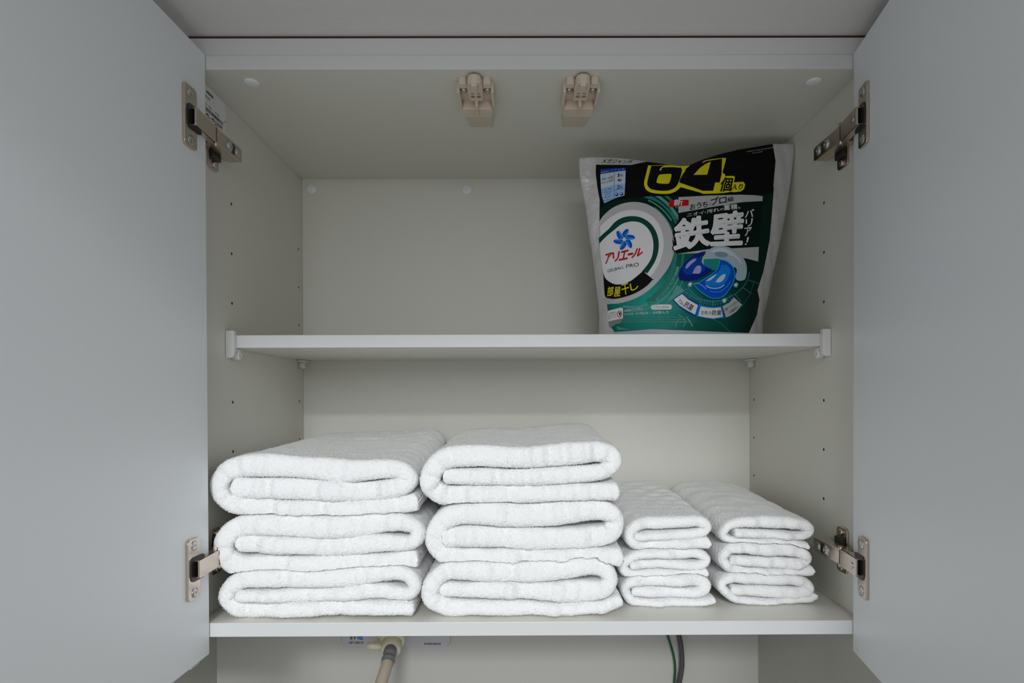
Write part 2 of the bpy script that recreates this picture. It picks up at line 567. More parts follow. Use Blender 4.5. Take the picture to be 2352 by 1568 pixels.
# middle shelf: lies loose on the four supports
b = bmesh.new()
so = (ORG[0], 0.7135, ZS0)
box(b, (XL + .0012, 0.7135, ZS0), (XR - .0012, 0.9500, ZS1), .0006)
for f in b.faces:
    if f.calc_center_median().y < .7145:
        f.material_index = 1
tag(obj('shelf', b, [M_PANEL, M_EDGE], None, so), 'white adjustable shelf board at mid height under the detergent pouch', 'shelf')

# ------------------------------------------------------------------ towels
def noise1(seed, k=6, span=1.0):
    r = np.random.RandomState(seed)
    fr, ph, am = r.uniform(.6, 4.5, k), r.uniform(0, 6.28, k), r.uniform(.4, 1, k)
    return lambda x: sum(a * np.sin(2 * np.pi * f * x / span + p) for f, p, a in zip(fr, ph, am)) / np.sqrt((am ** 2).sum())

TOP = [None]
def height_field(v):
    c = .003
    x0, y0 = v[:, 0].min() - .02, v[:, 1].min() - .02
    nx, ny = int((v[:, 0].max() - x0) / c) + 8, int((v[:, 1].max() - y0) / c) + 8
    H = np.full((nx, ny), -9.0)
    np.maximum.at(H, (((v[:, 0] - x0) / c).astype(int), ((v[:, 1] - y0) / c).astype(int)), v[:, 2])
    for _ in range(2):
        G = H.copy()
        for ax in (0, 1):
            for d in (-1, 1):
                G = np.maximum(G, np.roll(H, d, ax))
        H = G
    def f(x, y):
        i, j = ((x - x0) / c).astype(int), ((y - y0) / c).astype(int)
        ok = (i >= 0) & (i < nx) & (j >= 0) & (j < ny)
        return np.where(ok, H[np.clip(i, 0, nx - 1), np.clip(j, 0, ny - 1)] + .0002, -9.0)
    return f

def towel(name, path, conv, Y0, depth, seed, label, group, rest=None, lift=None, open_top=False, ds=.0016, cap_d=.0085, squash=2.6, pile=.0008, shift=(0, 0)):
    """path: (x, y, thickness) along the folded cloth seen from the front; swept as a thick ribbon from front to back"""
    if name == 'hand_towel':
        ds, pile = .0013, .00055
    under = TOP[0] if rest is None else None
    fx, fy, fs = conv
    P = np.array(path, float)
    px, py = fx + P[:, 0] / fs, fy + P[:, 1] / fs
    W = at(px, py, np.full(len(px), Y0 + .006))
    sc = (Y0 + .006) / F_PX / fs
    Q = np.stack([W[:, 0] + shift[0], W[:, 2] + shift[1], P[:, 2] * sc * .5], 1)
    tot = np.linalg.norm(np.diff(Q[:, :2], axis=0), axis=1).sum()
    J = int(tot / ds)
    C, L = smooth_path(Q, J)
    s = np.linspace(0, L, J)
    d = np.gradient(C[:, :2], axis=0)
    d /= np.linalg.norm(d, axis=1)[:, None]
    N = np.stack([-d[:, 1], d[:, 0]], 1)
    h = C[:, 2] * (1 + .04 * noise1(seed)(s / .25)) * 1.01
    e = np.minimum(s, L - s)                                  # rounded ends
    re = np.minimum(h * .55, .005)
    q = np.clip(1 - e / re, 0, 1)
    h = h * np.sqrt(np.clip(1 - q ** 2.4, 0.02, 1))
    # loop of the cross-section: (n in -1..1, y offset)
    nc = 22
    a = np.linspace(0, math.pi, nc)
    capn = np.sign(np.cos(a)) * np.abs(np.cos(a)) ** .85
    capy = cap_d * (1 - np.abs(np.sin(a)) ** (2 / squash * 1.0))
    g = np.cumsum(np.concatenate([[ds * 1.0], np.minimum(ds * 1.045 ** np.arange(200), .005)]))
    g = cap_d + g[cap_d + g < depth - .012]
    loop_n = np.concatenate([capn, -np.ones(len(g)), [-.7, 0, .7], np.ones(len(g))])
    loop_y = np.concatenate([capy, g, [depth - .004, depth, depth - .004], g[::-1]])
    K = len(loop_n)
    rs = np.random.RandomState(seed + 50)
    wob = .0022 * noise1(seed + 1)(s / .22) + .0012 * noise1(seed + 2, 8)(s / .07)
    yy = loop_y[None, :] + wob[:, None] * np.exp(-loop_y / .05)[None, :]
    n_ = loop_n[None, :] * h[:, None]
    X = C[:, 0][:, None] + N[:, 0][:, None] * n_
    Z = C[:, 1][:, None] + N[:, 1][:, None] * n_
    Y = Y0 + yy
    # soft unevenness of the cloth
    b1, b2 = noise1(seed + 3, 5), noise1(seed + 4, 5)
    soft = .0009 * b1(X / .16 + Y / .3) * b2(Y / .14 - X / .4)
    Z = Z + soft * np.minimum(1, loop_y / .03)[None, :]
    if lift is not None:
        Z = Z + lift(X, (yy - cap_d) / depth)
    V = np.stack([X, Y, Z], 2)
    if rest is not None:                                     # pressed flat on the board below
        V[..., 2] = np.maximum(V[..., 2] - V[..., 2].min() + rest - .0016, rest + .0002)
    V = V + rs.normal(0, .00018, V.shape)
    if under is not None:                                    # lies on the towel below: never through it
        V[..., 2] = np.maximum(V[..., 2], under(V[..., 0], V[..., 1]))
    idx = np.arange(J * K).reshape(J, K)
    i0 = idx[:-1]
    i1 = idx[1:]
    A, B_, Cc, D = i0, np.roll(i0, -1, 1), np.roll(i1, -1, 1), i1
    quads = np.stack([A, B_, Cc, D], 2)
    visible = np.zeros(K, bool)
    visible[loop_y < .06] = True
    if open_top:
        visible[:] = True
    vis = np.broadcast_to(visible[None, :], quads.shape[:2])
    Vf = V.reshape(-1, 3)
    qv = quads[vis]
    c4 = Vf[qv]
    nn = np.cross(c4[:, 2] - c4[:, 0], c4[:, 3] - c4[:, 1])
    ln = np.linalg.norm(nn, axis=1)[:, None]
    nn = nn / np.maximum(ln, 1e-12)
    mid = c4.mean(1) + nn * (pile * (.25 + 1.5 * rs.uniform(0, 1, (len(qv), 1)) ** 2)) * np.minimum(1, np.sqrt(ln) / .0012) + rs.normal(0, pile * .25, (len(qv), 3))
    base = len(Vf)
    mi = base + np.arange(len(qv))
    tris = np.concatenate([np.stack([qv[:, k], qv[:, (k + 1) % 4], mi], 1) for k in range(4)])
    other = quads[~vis]
    c0 = base + len(qv)
    ends = np.stack([V[0].mean(0), V[-1].mean(0)])
    allv = np.vstack([Vf, mid, ends])
    if rest is not None:
        allv[:, 2] = np.maximum(allv[:, 2], rest + .0001)
    if under is not None:
        allv[:, 2] = np.maximum(allv[:, 2], under(allv[:, 0], allv[:, 1]))
    TOP[0] = height_field(allv[:-2])
    et0 = np.stack([np.roll(idx[0], -1), idx[0], np.full(K, c0)], 1)
    et1 = np.stack([idx[-1], np.roll(idx[-1], -1), np.full(K, c0 + 1)], 1)
    tris = np.vstack([tris, et0, et1])
    me = bpy.data.meshes.new(name)
    nt, nq = len(tris), len(other)
    org = np.array([allv[:, 0].mean(), Y0 + depth / 2, allv[:, 2].min()])
    me.vertices.add(len(allv))
    me.vertices.foreach_set('co', (allv - org).astype(np.float32).ravel())
    me.loops.add(nt * 3 + nq * 4)
    me.loops.foreach_set('vertex_index', np.concatenate([tris.ravel(), other.ravel()]).astype(np.int32))
    me.polygons.add(nt + nq)
    me.polygons.foreach_set('loop_start', np.concatenate([np.arange(nt) * 3, nt * 3 + np.arange(nq) * 4]).astype(np.int32))
    me.polygons.foreach_set('loop_total', np.concatenate([np.full(nt, 3), np.full(nq, 4)]).astype(np.int32))
    me.update(calc_edges=True)
    me.validate()
    me.shade_smooth()
    me.materials.append(M_TOWEL)
    o = bpy.data.objects.new(name, me)
    o.location = org
    COL.objects.link(o)
    return tag(o, label, 'towel', group)

CL, CM, CR = (480, 960, 3.2), (940, 960, 3.2), (1400, 1080, 3.92)
GB, GH = 'bath towels stacked on the bottom of the cabinet', 'hand towels stacked on the bottom of the cabinet'
REST = ZB1
towel('bath_towel', [(1515, 1425, 100), (1200, 1420, 110), (800, 1430, 105), (450, 1440, 105), (250, 1440, 115), (140, 1370, 120), (160, 1280, 120), (260, 1215, 125), (450, 1210, 130), (800, 1210, 130), (1100, 1190, 125), (1300, 1165, 110), (1450, 1175, 100), (1510, 1250, 95), (1450, 1320, 95), (1200, 1300, 110), (900, 1325, 100), (600, 1335, 95), (350, 1335, 90), (208, 1336, 90)],
      CL, .6490, .275, 1, 'folded white bath towel at the bottom of the leftmost stack', GB, REST)
towel('bath_towel', [(1540, 1040, 140), (1200, 1065, 140), (800, 1080, 135), (450, 1080, 140), (230, 1085, 150), (120, 1000, 140), (130, 880, 140), (230, 800, 150), (450, 785, 150), (800, 800, 160), (1100, 790, 165), (1350, 765, 130), (1500, 785, 110), (1535, 855, 110), (1470, 915, 110), (1250, 920, 125), (900, 945, 125), (600, 935, 125), (350, 925, 120), (198, 926, 120)],
      CL, .6490, .275, 2, 'folded white bath towel in the middle of the leftmost stack', GB)
towel('bath_towel', [(1540, 615, 125), (1300, 652, 125), (1000, 672, 125), (650, 665, 125), (330, 655, 125), (150, 615, 130), (85, 500, 135), (140, 390, 150), (330, 345, 160), (700, 360, 160), (1000, 385, 165), (1250, 375, 150), (1400, 378, 130), (1470, 445, 120), (1400, 505, 130), (1200, 535, 140), (900, 535, 145), (600, 518, 150), (350, 515, 150), (172, 512, 150)],
      CL, .6500, .27, 3, 'folded white bath towel on top of the leftmost stack, its back corner raised', GB, open_top=True,
      lift=lambda X, v: np.clip(v, 0, 1) ** 1.5 * (.004 + .022 * np.clip((X + .33) / .2, 0, 1)))
towel('bath_towel', [(1560, 1350, 90), (1420, 1415, 90), (1150, 1430, 95), (800, 1425, 105), (450, 1420, 115), (270, 1415, 125), (165, 1350, 130), (175, 1240, 130), (270, 1160, 130), (450, 1150, 140), (800, 1160, 150), (1100, 1140, 150), (1300, 1115, 130), (1430, 1140, 120), (1470, 1220, 125), (1400, 1290, 140), (1200, 1305, 150), (900, 1300, 120), (600, 1290, 115), (222, 1290, 110)],
      CM, .6520, .275, 4, 'folded white bath towel at the bottom of the taller stack in the middle', GB, REST)
towel('bath_towel', [(1570, 1020, 140), (1200, 1025, 135), (800, 1030, 130), (480, 1025, 140), (300, 1020, 140), (200, 940, 140), (200, 830, 140), (300, 725, 150), (500, 700, 155), (850, 715, 170), (1150, 695, 160), (1350, 680, 140), (1480, 700, 130), (1510, 780, 140), (1440, 860, 150), (1200, 880, 150), (850, 885, 150), (550, 870, 150), (400, 865, 150), (246, 890, 140)],
      CM, .6520, .275, 5, 'folded white bath towel halfway up the taller stack in the middle', GB)
towel('bath_towel', [(1540, 535, 135), (1200, 548, 130), (800, 560, 130), (450, 565, 135), (270, 570, 140), (165, 500, 140), (165, 400, 140), (260, 300, 150), (450, 275, 160), (850, 285, 160), (1150, 265, 165), (1350, 245, 150), (1470, 270, 150), (1495, 330, 130), (1420, 390, 110), (1200, 415, 120), (850, 432, 120), (550, 430, 120), (250, 430, 115)],
      CM, .6520, .27, 6, 'folded white bath towel on top of the taller stack in the middle', GB, open_top=True,
      lift=lambda X, v: np.clip(v, 0, 1) * (.002 + .006 * np.clip((X + .09) / .12, 0, 1)) + .004 * np.exp(-((v - .75) / .15) ** 2))
towel('hand_towel', [(945, 1190, 70), (750, 1210, 70), (450, 1212, 75), (270, 1210, 75), (190, 1190, 85), (140, 1100, 85), (180, 1030, 90), (330, 1015, 105), (550, 1015, 110), (740, 1010, 105), (860, 1050, 95), (840, 1110, 90), (700, 1130, 90), (450, 1122, 95), (194, 1114, 90)],
      CR, .6830, .24, 7, 'folded white hand towel at the bottom of the stack beside the tall bath towels', GH, REST)
towel('hand_towel', [(885, 925, 90), (650, 925, 70), (400, 915, 75), (250, 930, 85), (140, 900, 90), (125, 830, 85), (230, 760, 85), (400, 745, 85), (600, 750, 90), (780, 750, 85), (870, 800, 85), (800, 860, 80), (600, 845, 80), (400, 835, 75), (172, 850, 75)],
      CR, .6830, .24, 8, 'folded white hand towel in the middle of the stack beside the tall bath towels', GH)
towel('hand_towel', [(900, 650, 105), (700, 660, 85), (450, 665, 85), (270, 670, 90), (185, 625, 90), (185, 540, 100), (270, 480, 110), (450, 472, 120), (650, 458, 110), (800, 455, 100), (870, 505, 95), (810, 565, 85), (600, 580, 80), (400, 588, 80), (214, 594, 75)],
      CR, .6830, .245, 9, 'folded white hand towel on top of the stack beside the tall bath towels', GH, open_top=True,
      lift=lambda X, v: np.clip(v, 0, 1) * .010)
towel('hand_towel', [(1850, 1150, 80), (1780, 1195, 65), (1550, 1215, 55), (1300, 1212, 60), (1130, 1190, 70), (1040, 1130, 80), (1000, 1060, 80), (1080, 1005, 85), (1250, 1010, 90), (1450, 1020, 95), (1650, 1025, 95), (1760, 1060, 95), (1790, 1110, 100), (1700, 1145, 105), (1450, 1130, 105), (1250, 1115, 95), (1076, 1108, 85)],
      CR, .6860, .24, 10, 'folded white hand towel at the bottom of the rightmost stack', GH, REST)
towel('hand_towel', [(1830, 895, 100), (1600, 925, 75), (1350, 918, 80), (1180, 905, 85), (1060, 860, 85), (1010, 780, 85), (1060, 710, 90), (1200, 695, 100), (1400, 710, 110), (1600, 715, 110), (1720, 740, 100), (1760, 800, 95), (1680, 840, 95), (1450, 830, 95), (1250, 815, 90), (1064, 808, 80)],
      CR, .6860, .24, 11, 'folded white hand towel in the middle of the rightmost stack', GH)
towel('hand_towel', [(1775, 680, 80), (1500, 640, 55), (1250, 635, 55), (1080, 620, 60), (1020, 580, 70), (1060, 500, 80), (1180, 460, 100), (1400, 460, 110), (1600, 470, 110), (1750, 490, 100), (1800, 545, 90), (1720, 590, 70), (1500, 578, 75), (1300, 568, 75), (1108, 556, 75)],
      CR, .6860, .245, 12, 'folded white hand towel on top of the rightmost stack', GH, open_top=True,
      lift=lambda X, v: np.clip(v, 0, 1) * .009)
# ------------------------------------------------------------------ detergent pouch
PZ0, PY = ZS1 + .0002, 0.800
def k1(pts):            # drawing units of the front sheet -> picture frame
    p = np.asarray(pts, float)
    return np.stack([1300 + p[..., 0] / 3.3357, 310 + p[..., 1] / 3.3357], -1)
def sheet(x0, y0, k):
    return lambda pts: np.stack([x0 + np.asarray(pts, float)[..., 0] / k, y0 + np.asarray(pts, float)[..., 1] / k], -1)
kB, kC, kD, kE, kG = sheet(1340, 330, 6.818), sheet(1560, 330, 6.8185), sheet(1340, 480, 6.535), sheet(1530, 530, 6.533), sheet(1370, 660, 9.8)

def edge(pts):
    q = k1(pts)
    w = at(q[:, 0], q[:, 1], np.full(len(q), PY))
    return w[:, 0], w[:, 2]
_lx, _lz = edge([(262, 1560), (256, 1400), (250, 1300), (225, 1100), (200, 900), (175, 750), (150, 560), (125, 430), (103, 300), (100, 172)])
_rx, _rz = edge([(1492, 1560), (1512, 1400), (1560, 1200), (1590, 1050), (1630, 870), (1665, 700), (1690, 560), (1725, 330), (1748, 150), (1745, 65)])
_tx, _tz = edge([(100, 172), (245, 173), (430, 184), (590, 206), (720, 224), (800, 237), (860, 243), (930, 240), (985, 216), (1040, 192), (1160, 156), (1300, 121), (1440, 96), (1580, 72), (1745, 65)])
_lx[0], _rx[0] = _lx[0] - .002, _rx[0] + .002
def s_left(z): return np.interp(z, _lz, _lx)
def s_right(z): return np.interp(z, _rz, _rx)
def s_top(x): return np.interp(x, _tx, _tz)
_rn = np.random.RandomState(11)
_wr = [(_rn.uniform(20, 90), _rn.uniform(-1, 1), _rn.uniform(0, 6.28)) for _ in range(9)]
def wrinkle(X, Z, u, v):
    w = 0
    for f, a, p in _wr:
        w = w + np.sin(f * (X * math.cos(a * 1.5) + Z * math.sin(a * 1.5)) + p) / 9
    side = np.clip((np.abs(u) - .72) / .2, 0, 1)
    fold = np.sin(95 * (Z + .35 * np.abs(u)) + 3 * X * 20) * side
    crease = np.exp(-((v - .865 - .02 * np.sin(9 * X)) / .035) ** 2)
    dents = np.exp(-(((X - .215) / .035) ** 2 + ((Z - 1.895) / .008) ** 2)) - .8 * np.exp(-(((X - .12) / .02) ** 2 + ((Z - 1.905) / .014) ** 2))
    return .0016 * w + .0011 * fold - .0013 * crease - .0028 * dents
def pouch_uv(X, Z):
    l, r = s_left(Z), s_right(Z)
    u = (X - .5 * (l + r)) / (.5 * (r - l))
    return u, (Z - PZ0) / (s_top(X) - PZ0)
def bulge(u, v):
    v = np.clip(v, 0, 1)
    q = np.clip(1 - np.abs(np.clip(u, -1, 1)) ** 2.2, 0, 1) ** .8
    return (.050 * (1 - v ** 1.5) ** .9 + .0012) * q
def front_y(X, Z, lift=0.0):
    u, v = pouch_uv(X, Z)
    w = np.clip(1 - np.abs(np.clip(u, -1, 1)) ** 8, 0, 1)
    return PY - bulge(u, v) + wrinkle(X, Z, u, v) * w - .0012 * w - lift
M_FILM = mat('silver_film', (0.60, 0.60, 0.595), 0.30, 0.25, bump=(55, .6, .006))

pouch = thing('detergent_pouch', 'dark green foil detergent refill pouch with a large yellow 64, standing on the middle shelf', 'detergent pouch', (0.213, PY, PZ0))
PO = tuple(pouch.location)
def film():
    nu, nv = 150, 120
    U = np.sin(np.linspace(-1, 1, nu) * math.pi / 2) * .35 + np.linspace(-1, 1, nu) * .65
    V = np.linspace(0, 1, nv)
    X = np.zeros((nv, nu)) + .5 * (s_left(PZ0) + s_right(PZ0)) + U[None, :] * .12
    for _ in range(30):
        Z = PZ0 + V[:, None] * (s_top(X) - PZ0)
        X = .5 * (s_left(Z) + s_right(Z)) + U[None, :] * .5 * (s_right(Z) - s_left(Z))
    Yf = front_y(X, Z)
    u, v = pouch_uv(X, Z)
    Yb = PY + bulge(u, v) * .75 + .0006
    b = bmesh.new()
    fr = [[b.verts.new((X[j, i], Yf[j, i], Z[j, i])) for i in range(nu)] for j in range(nv)]
    bk = [[b.verts.new((X[j, i], Yb[j, i], Z[j, i])) for i in range(nu)] for j in range(nv)]
    for g in (fr, bk):
        for j in range(nv - 1):
            for i in range(nu - 1):
                b.faces.new((g[j][i], g[j][i + 1], g[j + 1][i + 1], g[j + 1][i])).smooth = True
    for i in range(nu - 1):
        b.faces.new((fr[0][i], fr[0][i + 1], bk[0][i + 1], bk[0][i]))
        b.faces.new((fr[-1][i], fr[-1][i + 1], bk[-1][i + 1], bk[-1][i]))
    for j in range(nv - 1):
        for i in (0, nu - 1):
            b.faces.new((fr[j][i], fr[j + 1][i], bk[j + 1][i], bk[j][i]))
    bmesh.ops.recalc_face_normals(b, faces=list(b.faces))
    return obj('film', b, M_FILM, pouch, PO)
film()

PRINT = {}
def ink(key, col, rough=.32, metal=0.0):
    PRINT.setdefault(key, mat('print_' + key, col, rough, metal, 0.09))
    return PRINT[key]
M_GREEN = ink('green', (0.004, 0.060, 0.045))
nt = M_GREEN.node_tree                              # printed colour run: teal by the lower middle, near black-green at the right
tc = nt.nodes.new('ShaderNodeTexCoord')
vd = nt.nodes.new('ShaderNodeVectorMath'); vd.operation = 'DISTANCE'
vd.inputs[1].default_value = (-0.050, -.045, 0.045)
rp = nt.nodes.new('ShaderNodeValToRGB')
rp.color_ramp.elements[0].position, rp.color_ramp.elements[1].position = 0.0, 0.135
rp.color_ramp.elements[0].color = (0.02, 0.36, 0.31, 1)
rp.color_ramp.elements[1].color = (0.001, 0.018, 0.013, 1)
e_ = rp.color_ramp.elements.new(.065); e_.color = (0.006, 0.105, 0.085, 1)
nt.links.new(tc.outputs['Object'], vd.inputs[0])
nt.links.new(vd.outputs['Value'], rp.inputs['Fac'])
nt.links.new(rp.outputs['Color'], nt.nodes['Principled BSDF'].inputs['Base Color'])
INK = dict(green=M_GREEN, black=ink('black', (0.004, 0.004, 0.005)), blackgreen=ink('black_green', (0.002, 0.010, 0.008)), white=ink('white', (0.72, 0.72, 0.73)), silver=ink('silver', (0.50, 0.505, 0.51), .3, .15),
           ringgreen=ink('ring_green', (0.004, 0.055, 0.040)), yellow=ink('yellow', (0.72, 0.66, 0.01)), red=ink('red', (0.50, 0.008, 0.012)), navy=ink('navy', (0.012, 0.045, 0.26)),
           sky=ink('sky', (0.30, 0.50, 0.76)), blue=ink('blue', (0.003, 0.075, 0.56)), deep=ink('deep_blue', (0.004, 0.012, 0.22)), mid=ink('mid_blue', (0.008, 0.20, 0.66)), cyan=ink('cyan', (0.02, 0.42, 0.66)), glint=ink('glint', (0.50, 0.64, 0.78)),
           lilac=ink('lilac', (0.34, 0.36, 0.66)), frost=ink('frost', (0.36, 0.46, 0.52)), frosthi=ink('frost_light', (0.52, 0.60, 0.66)), frostlo=ink('frost_shade', (0.17, 0.28, 0.36)), teal=ink('teal', (0.01, 0.24, 0.22)), arc=ink('arc_green', (0.03, 0.20, 0.16)), arc2=ink('arc_light', (0.10, 0.33, 0.29)), grey=ink('grey', (0.22, 0.24, 0.24)), border=ink('plate_blue', (0.004, 0.05, 0.34)), border2=ink('plate_azure', (0.004, 0.18, 0.56)), palegrey=ink('pale_grey', (0.45, 0.46, 0.46)))

class Art:
    """one printed element of the pouch: flat shapes laid on the film, each a hair above the one below"""
    def __init__(self, name, layer):
        self.name, self.layer, self.bm, self.mats = name, layer, bmesh.new(), []
    def add(self, pts, faces, colour, lift):
        if colour not in self.mats:
            self.mats.append(colour)
        t = bmesh.new()
        vs = [t.verts.new((p[0], p[1], 0)) for p in pts]
        for f in faces:
            try:
                t.faces.new([vs[i] for i in f])
            except ValueError:
                pass
        big = [f for f in t.faces if len(f.verts) > 4]
        if big:
            bmesh.ops.triangulate(t, faces=big)
        lo, hi = np.min(pts, 0), np.max(pts, 0)
        for ax in (0, 1):
            for c in np.arange(math.ceil(lo[ax] / 6) * 6, hi[ax], 6):
                n = (1, 0, 0) if ax == 0 else (0, 1, 0)
                co = (c, 0, 0) if ax == 0 else (0, c, 0)
                bmesh.ops.bisect_plane(t, geom=list(t.verts) + list(t.edges) + list(t.faces), plane_co=co, plane_no=n, dist=1e-5)
        P = np.array([v.co[:2] for v in t.verts])
        Y = np.full(len(P), PY - .03)
        for _ in range(8):
            W = at(P[:, 0], P[:, 1], Y)
            zt = s_top(W[:, 0]) - .0004
            W[:, 2] = np.clip(W[:, 2], PZ0 + .0004, zt)
            Y = front_y(W[:, 0], W[:, 2])
        for v, w, y in zip(t.verts, W, Y):
            v.co = (w[0], y - .00045 - .00016 * (self.layer + lift), w[2])
        for f in t.faces:
            f.smooth = True
            f.normal_update()
            if f.normal.y > 0:
                f.normal_flip()
        join(self.bm, t, self.mats.index(colour))
    def poly(self, k, pts, colour, lift=0, curve=False):
        p = k(pts)
        if curve == 'open':
            p, _ = smooth_path(p, len(pts) * 7)
        elif curve:
            p, _ = smooth_path(np.vstack([p, p[:1]]), max(40, len(pts) * 10))
            p = p[:-1]
        self.add(p, [tuple(range(len(p)))], colour, lift)
    def stroke(self, k, pts, width, colour, lift=0, curve=True):
        p = k(pts)
        if curve and len(pts) > 2:
            p, _ = smooth_path(p, len(pts) * 8)
        d = np.gradient(p, axis=0)
        d /= np.maximum(np.linalg.norm(d, axis=1), 1e-9)[:, None]
        n = np.stack([-d[:, 1], d[:, 0]], 1) * width / 2
        q = np.vstack([p + n, p - n])
        L = len(p)
        self.add(q, [(i, i + 1, L + i + 1, L + i) for i in range(L - 1)], colour, lift)
    def ellipse(self, k, c, rx, ry, ang, colour, lift=0, n=40):
        t = np.linspace(0, 2 * math.pi, n, endpoint=False)
        ca, sa = math.cos(ang), math.sin(ang)
        self.poly(k, [(c[0] + rx * math.cos(x) * ca - ry * math.sin(x) * sa, c[1] + rx * math.cos(x) * sa + ry * math.sin(x) * ca) for x in t], colour, lift)
    def text(self, k, s, bl, br, tr, tl, colour, lift=0, bold=0.0):
        v, f = text_mesh(s)
        q = k([bl, br, tr, tl])
        x, y = v[:, :1], v[:, 1:]
        p = q[0] * (1 - x) * (1 - y) + q[1] * x * (1 - y) + q[2] * x * y + q[3] * (1 - x) * y
        r = bold * np.linalg.norm(q[3] - q[0])
        if r < .12:
            return self.add(p, f, colour, lift)
        for j in range(12):                                 # heavy weight: the strokes widened all round
            a_ = math.pi / 6 * (j + .5)
            self.add(p + r * np.array([math.cos(a_), math.sin(a_)]), f, colour, lift + .015 * j)
    def done(self, label=None):
        return obj(self.name, self.bm, [INK[c] for c in self.mats], pouch, PO, label=label)

def arc_pts(cx, cy, rx, ry, a0, a1, n=14):
    return [(cx + rx * math.cos(math.radians(a)), cy + ry * math.sin(math.radians(a))) for a in np.linspace(a0, a1, n)]

a = Art('green_panel', 0)
a.poly(k1, [(258, 500), (640, 440), (1000, 430), (1592, 400), (1580, 560), (1560, 800), (1535, 930), (1510, 1050), (1466, 1190), (1482, 1260), (1462, 1380), (1430, 1450), (1400, 1515), (1290, 1512), (1000, 1500), (800, 1494), (650, 1486), (500, 1499), (370, 1508), (330, 1450), (310, 1260), (290, 1080), (256, 780), (256, 600)], 'green')
cx, cy = 500, 900
for r0, r1, w, c, s0, s1 in ((425, 490, 5, 'arc', -100, 20), (455, 520, 7, 'arc2', -78, -18), (405, 455, 3, 'arc2', -70, -35), (365, 420, 9, 'arc', -60, 60), (400, 450, 6, 'arc2', 15, 100), (430, 480, 3.5, 'arc2', 20, 98), (470, 520, 2, 'arc2', 12, 80), (385, 435, 14, 'arc', 25, 70), (352, 405, 5, 'arc', -95, -45), (490, 560, 6, 'arc', -80, -40)):
    a.stroke(k1, arc_pts(cx, cy, r0 - 30, r1 - 30, s0, s1), w, c, 1)
a.stroke(k1, [(600, 470), (720, 520), (850, 640)], 5, 'arc', 1)
a.poly(k1, [(775, 1270), (830, 1220), (850, 1150), (905, 1190), (880, 1225), (815, 1260)], 'arc2', 1)
for t_ in range(0, 9):
    an = math.radians(20 + 17 * t_)
    c0 = (1115 + 300 * math.cos(an), 1035 + 225 * math.sin(an))
    c1 = (1115 + 385 * math.cos(an), 1035 + 300 * math.sin(an))
    a.stroke(k1, [c0, c1], .9, 'arc2', 1, False)
a.stroke(k1, arc_pts(1115, 1030, 290, 240, 5, 150), .9, 'arc2', 1)
a.stroke(k1, arc_pts(1115, 1040, 330, 380, 10, 75), .8, 'arc', 1)
a.stroke(k1, [(860, 1375), (905, 1405), (912, 1440), (895, 1470)], 2, 'arc2', 1)
a.stroke(k1, [(870, 1400), (845, 1440), (838, 1470)], 2, 'arc2', 1)
a.stroke(k1, [(920, 1390), (950, 1430), (968, 1465)], 3, 'arc2', 1)
a.stroke(k1, [(1110, 1400), (1180, 1440), (1260, 1510)], 1.6, 'arc', 1)
a.poly(k1, [(385, 1462), (420, 1476), (505, 1490), (430, 1490), (395, 1492)], 'arc2', 1)
a.done('dark green printed lower face')

a = Art('black_band', 2)
a.poly(k1, [(229, 229), (500, 231), (622, 205), (720, 215), (800, 225), (930, 228), (1040, 180), (1160, 145), (1300, 110), (1580, 62), (1604, 200), (1592, 330), (1584, 440), (1500, 455), (1200, 460), (850, 466), (640, 470), (480, 485), (380, 500), (300, 530), (262, 580), (258, 500), (240, 400), (228, 300)], 'black')
a.poly(k1, [(245, 166), (430, 178), (620, 202), (500, 231), (231, 229), (236, 190)], 'silver', 1)
a.text(k1, 'メガジャンボ', (268, 221), (505, 222), (512, 194), (288, 181), 'black', 2, .012)
a.text(k1, 'サイズ', (515, 216), (578, 216), (580, 202), (518, 200), 'grey', 2)
rnd = random.Random(7)
for y0, xa, xb in ((118, 1385, 1575), (136, 1425, 1500)):
    x = xa
    while x < xb:
        w = rnd.uniform(6, 22)
        yy = y0 + (1480 - x) * .16
        a.poly(k1, [(x, yy), (x + w, yy - w * .16), (x + w, yy - w * .16 - 7), (x, yy - 7)], 'grey', 1)
        x += w + rnd.uniform(3, 6)
a.done('black printed top band')

a = Art('large_number', 4)
a.poly(kB, [(1010, 345), (985, 450), (950, 600), (957, 680), (1000, 740), (1100, 778), (1300, 790), (1420, 762), (1500, 702), (1548, 640), (1620, 640), (1640, 500), (1690, 400), (1670, 350), (1610, 350), (1300, 340)], 'yellow', 0, True)
a.poly(kC, [(262, 340), (340, 295), (420, 262), (540, 243), (700, 226), (731, 232), (716, 300), (672, 455), (718, 490), (712, 512), (850, 508), (868, 530), (850, 610), (1000, 600), (1028, 640), (1012, 712), (960, 752), (850, 765), (820, 757), (700, 775), (560, 785), (370, 790), (325, 770), (320, 740), (340, 668), (-30, 672), (-30, 622), (20, 520), (100, 420)], 'yellow', 1)
a.poly(kB, [(1062, 350), (1035, 450), (1000, 600), (1004, 660), (1060, 715), (1200, 740), (1330, 735), (1430, 690), (1490, 600), (1534, 450), (1535, 400), (1490, 362), (1300, 350)], 'black', 2, True)
a.poly(kB, [(1192, 488), (1355, 478), (1372, 500), (1370, 530), (1345, 605), (1310, 632), (1165, 624), (1143, 595), (1165, 520)], 'yellow', 3, True)
a.poly(kB, [(1185, 425), (1205, 382), (1260, 352), (1500, 356), (1520, 384), (1400, 372), (1250, 376), (1222, 392), (1210, 425)], 'yellow', 3)
a.poly(kB, [(1600, 398), (1660, 352), (1760, 300), (1880, 255), (1800, 420), (1740, 500), (1560, 610), (1550, 560), (1575, 480)], 'black', 2)
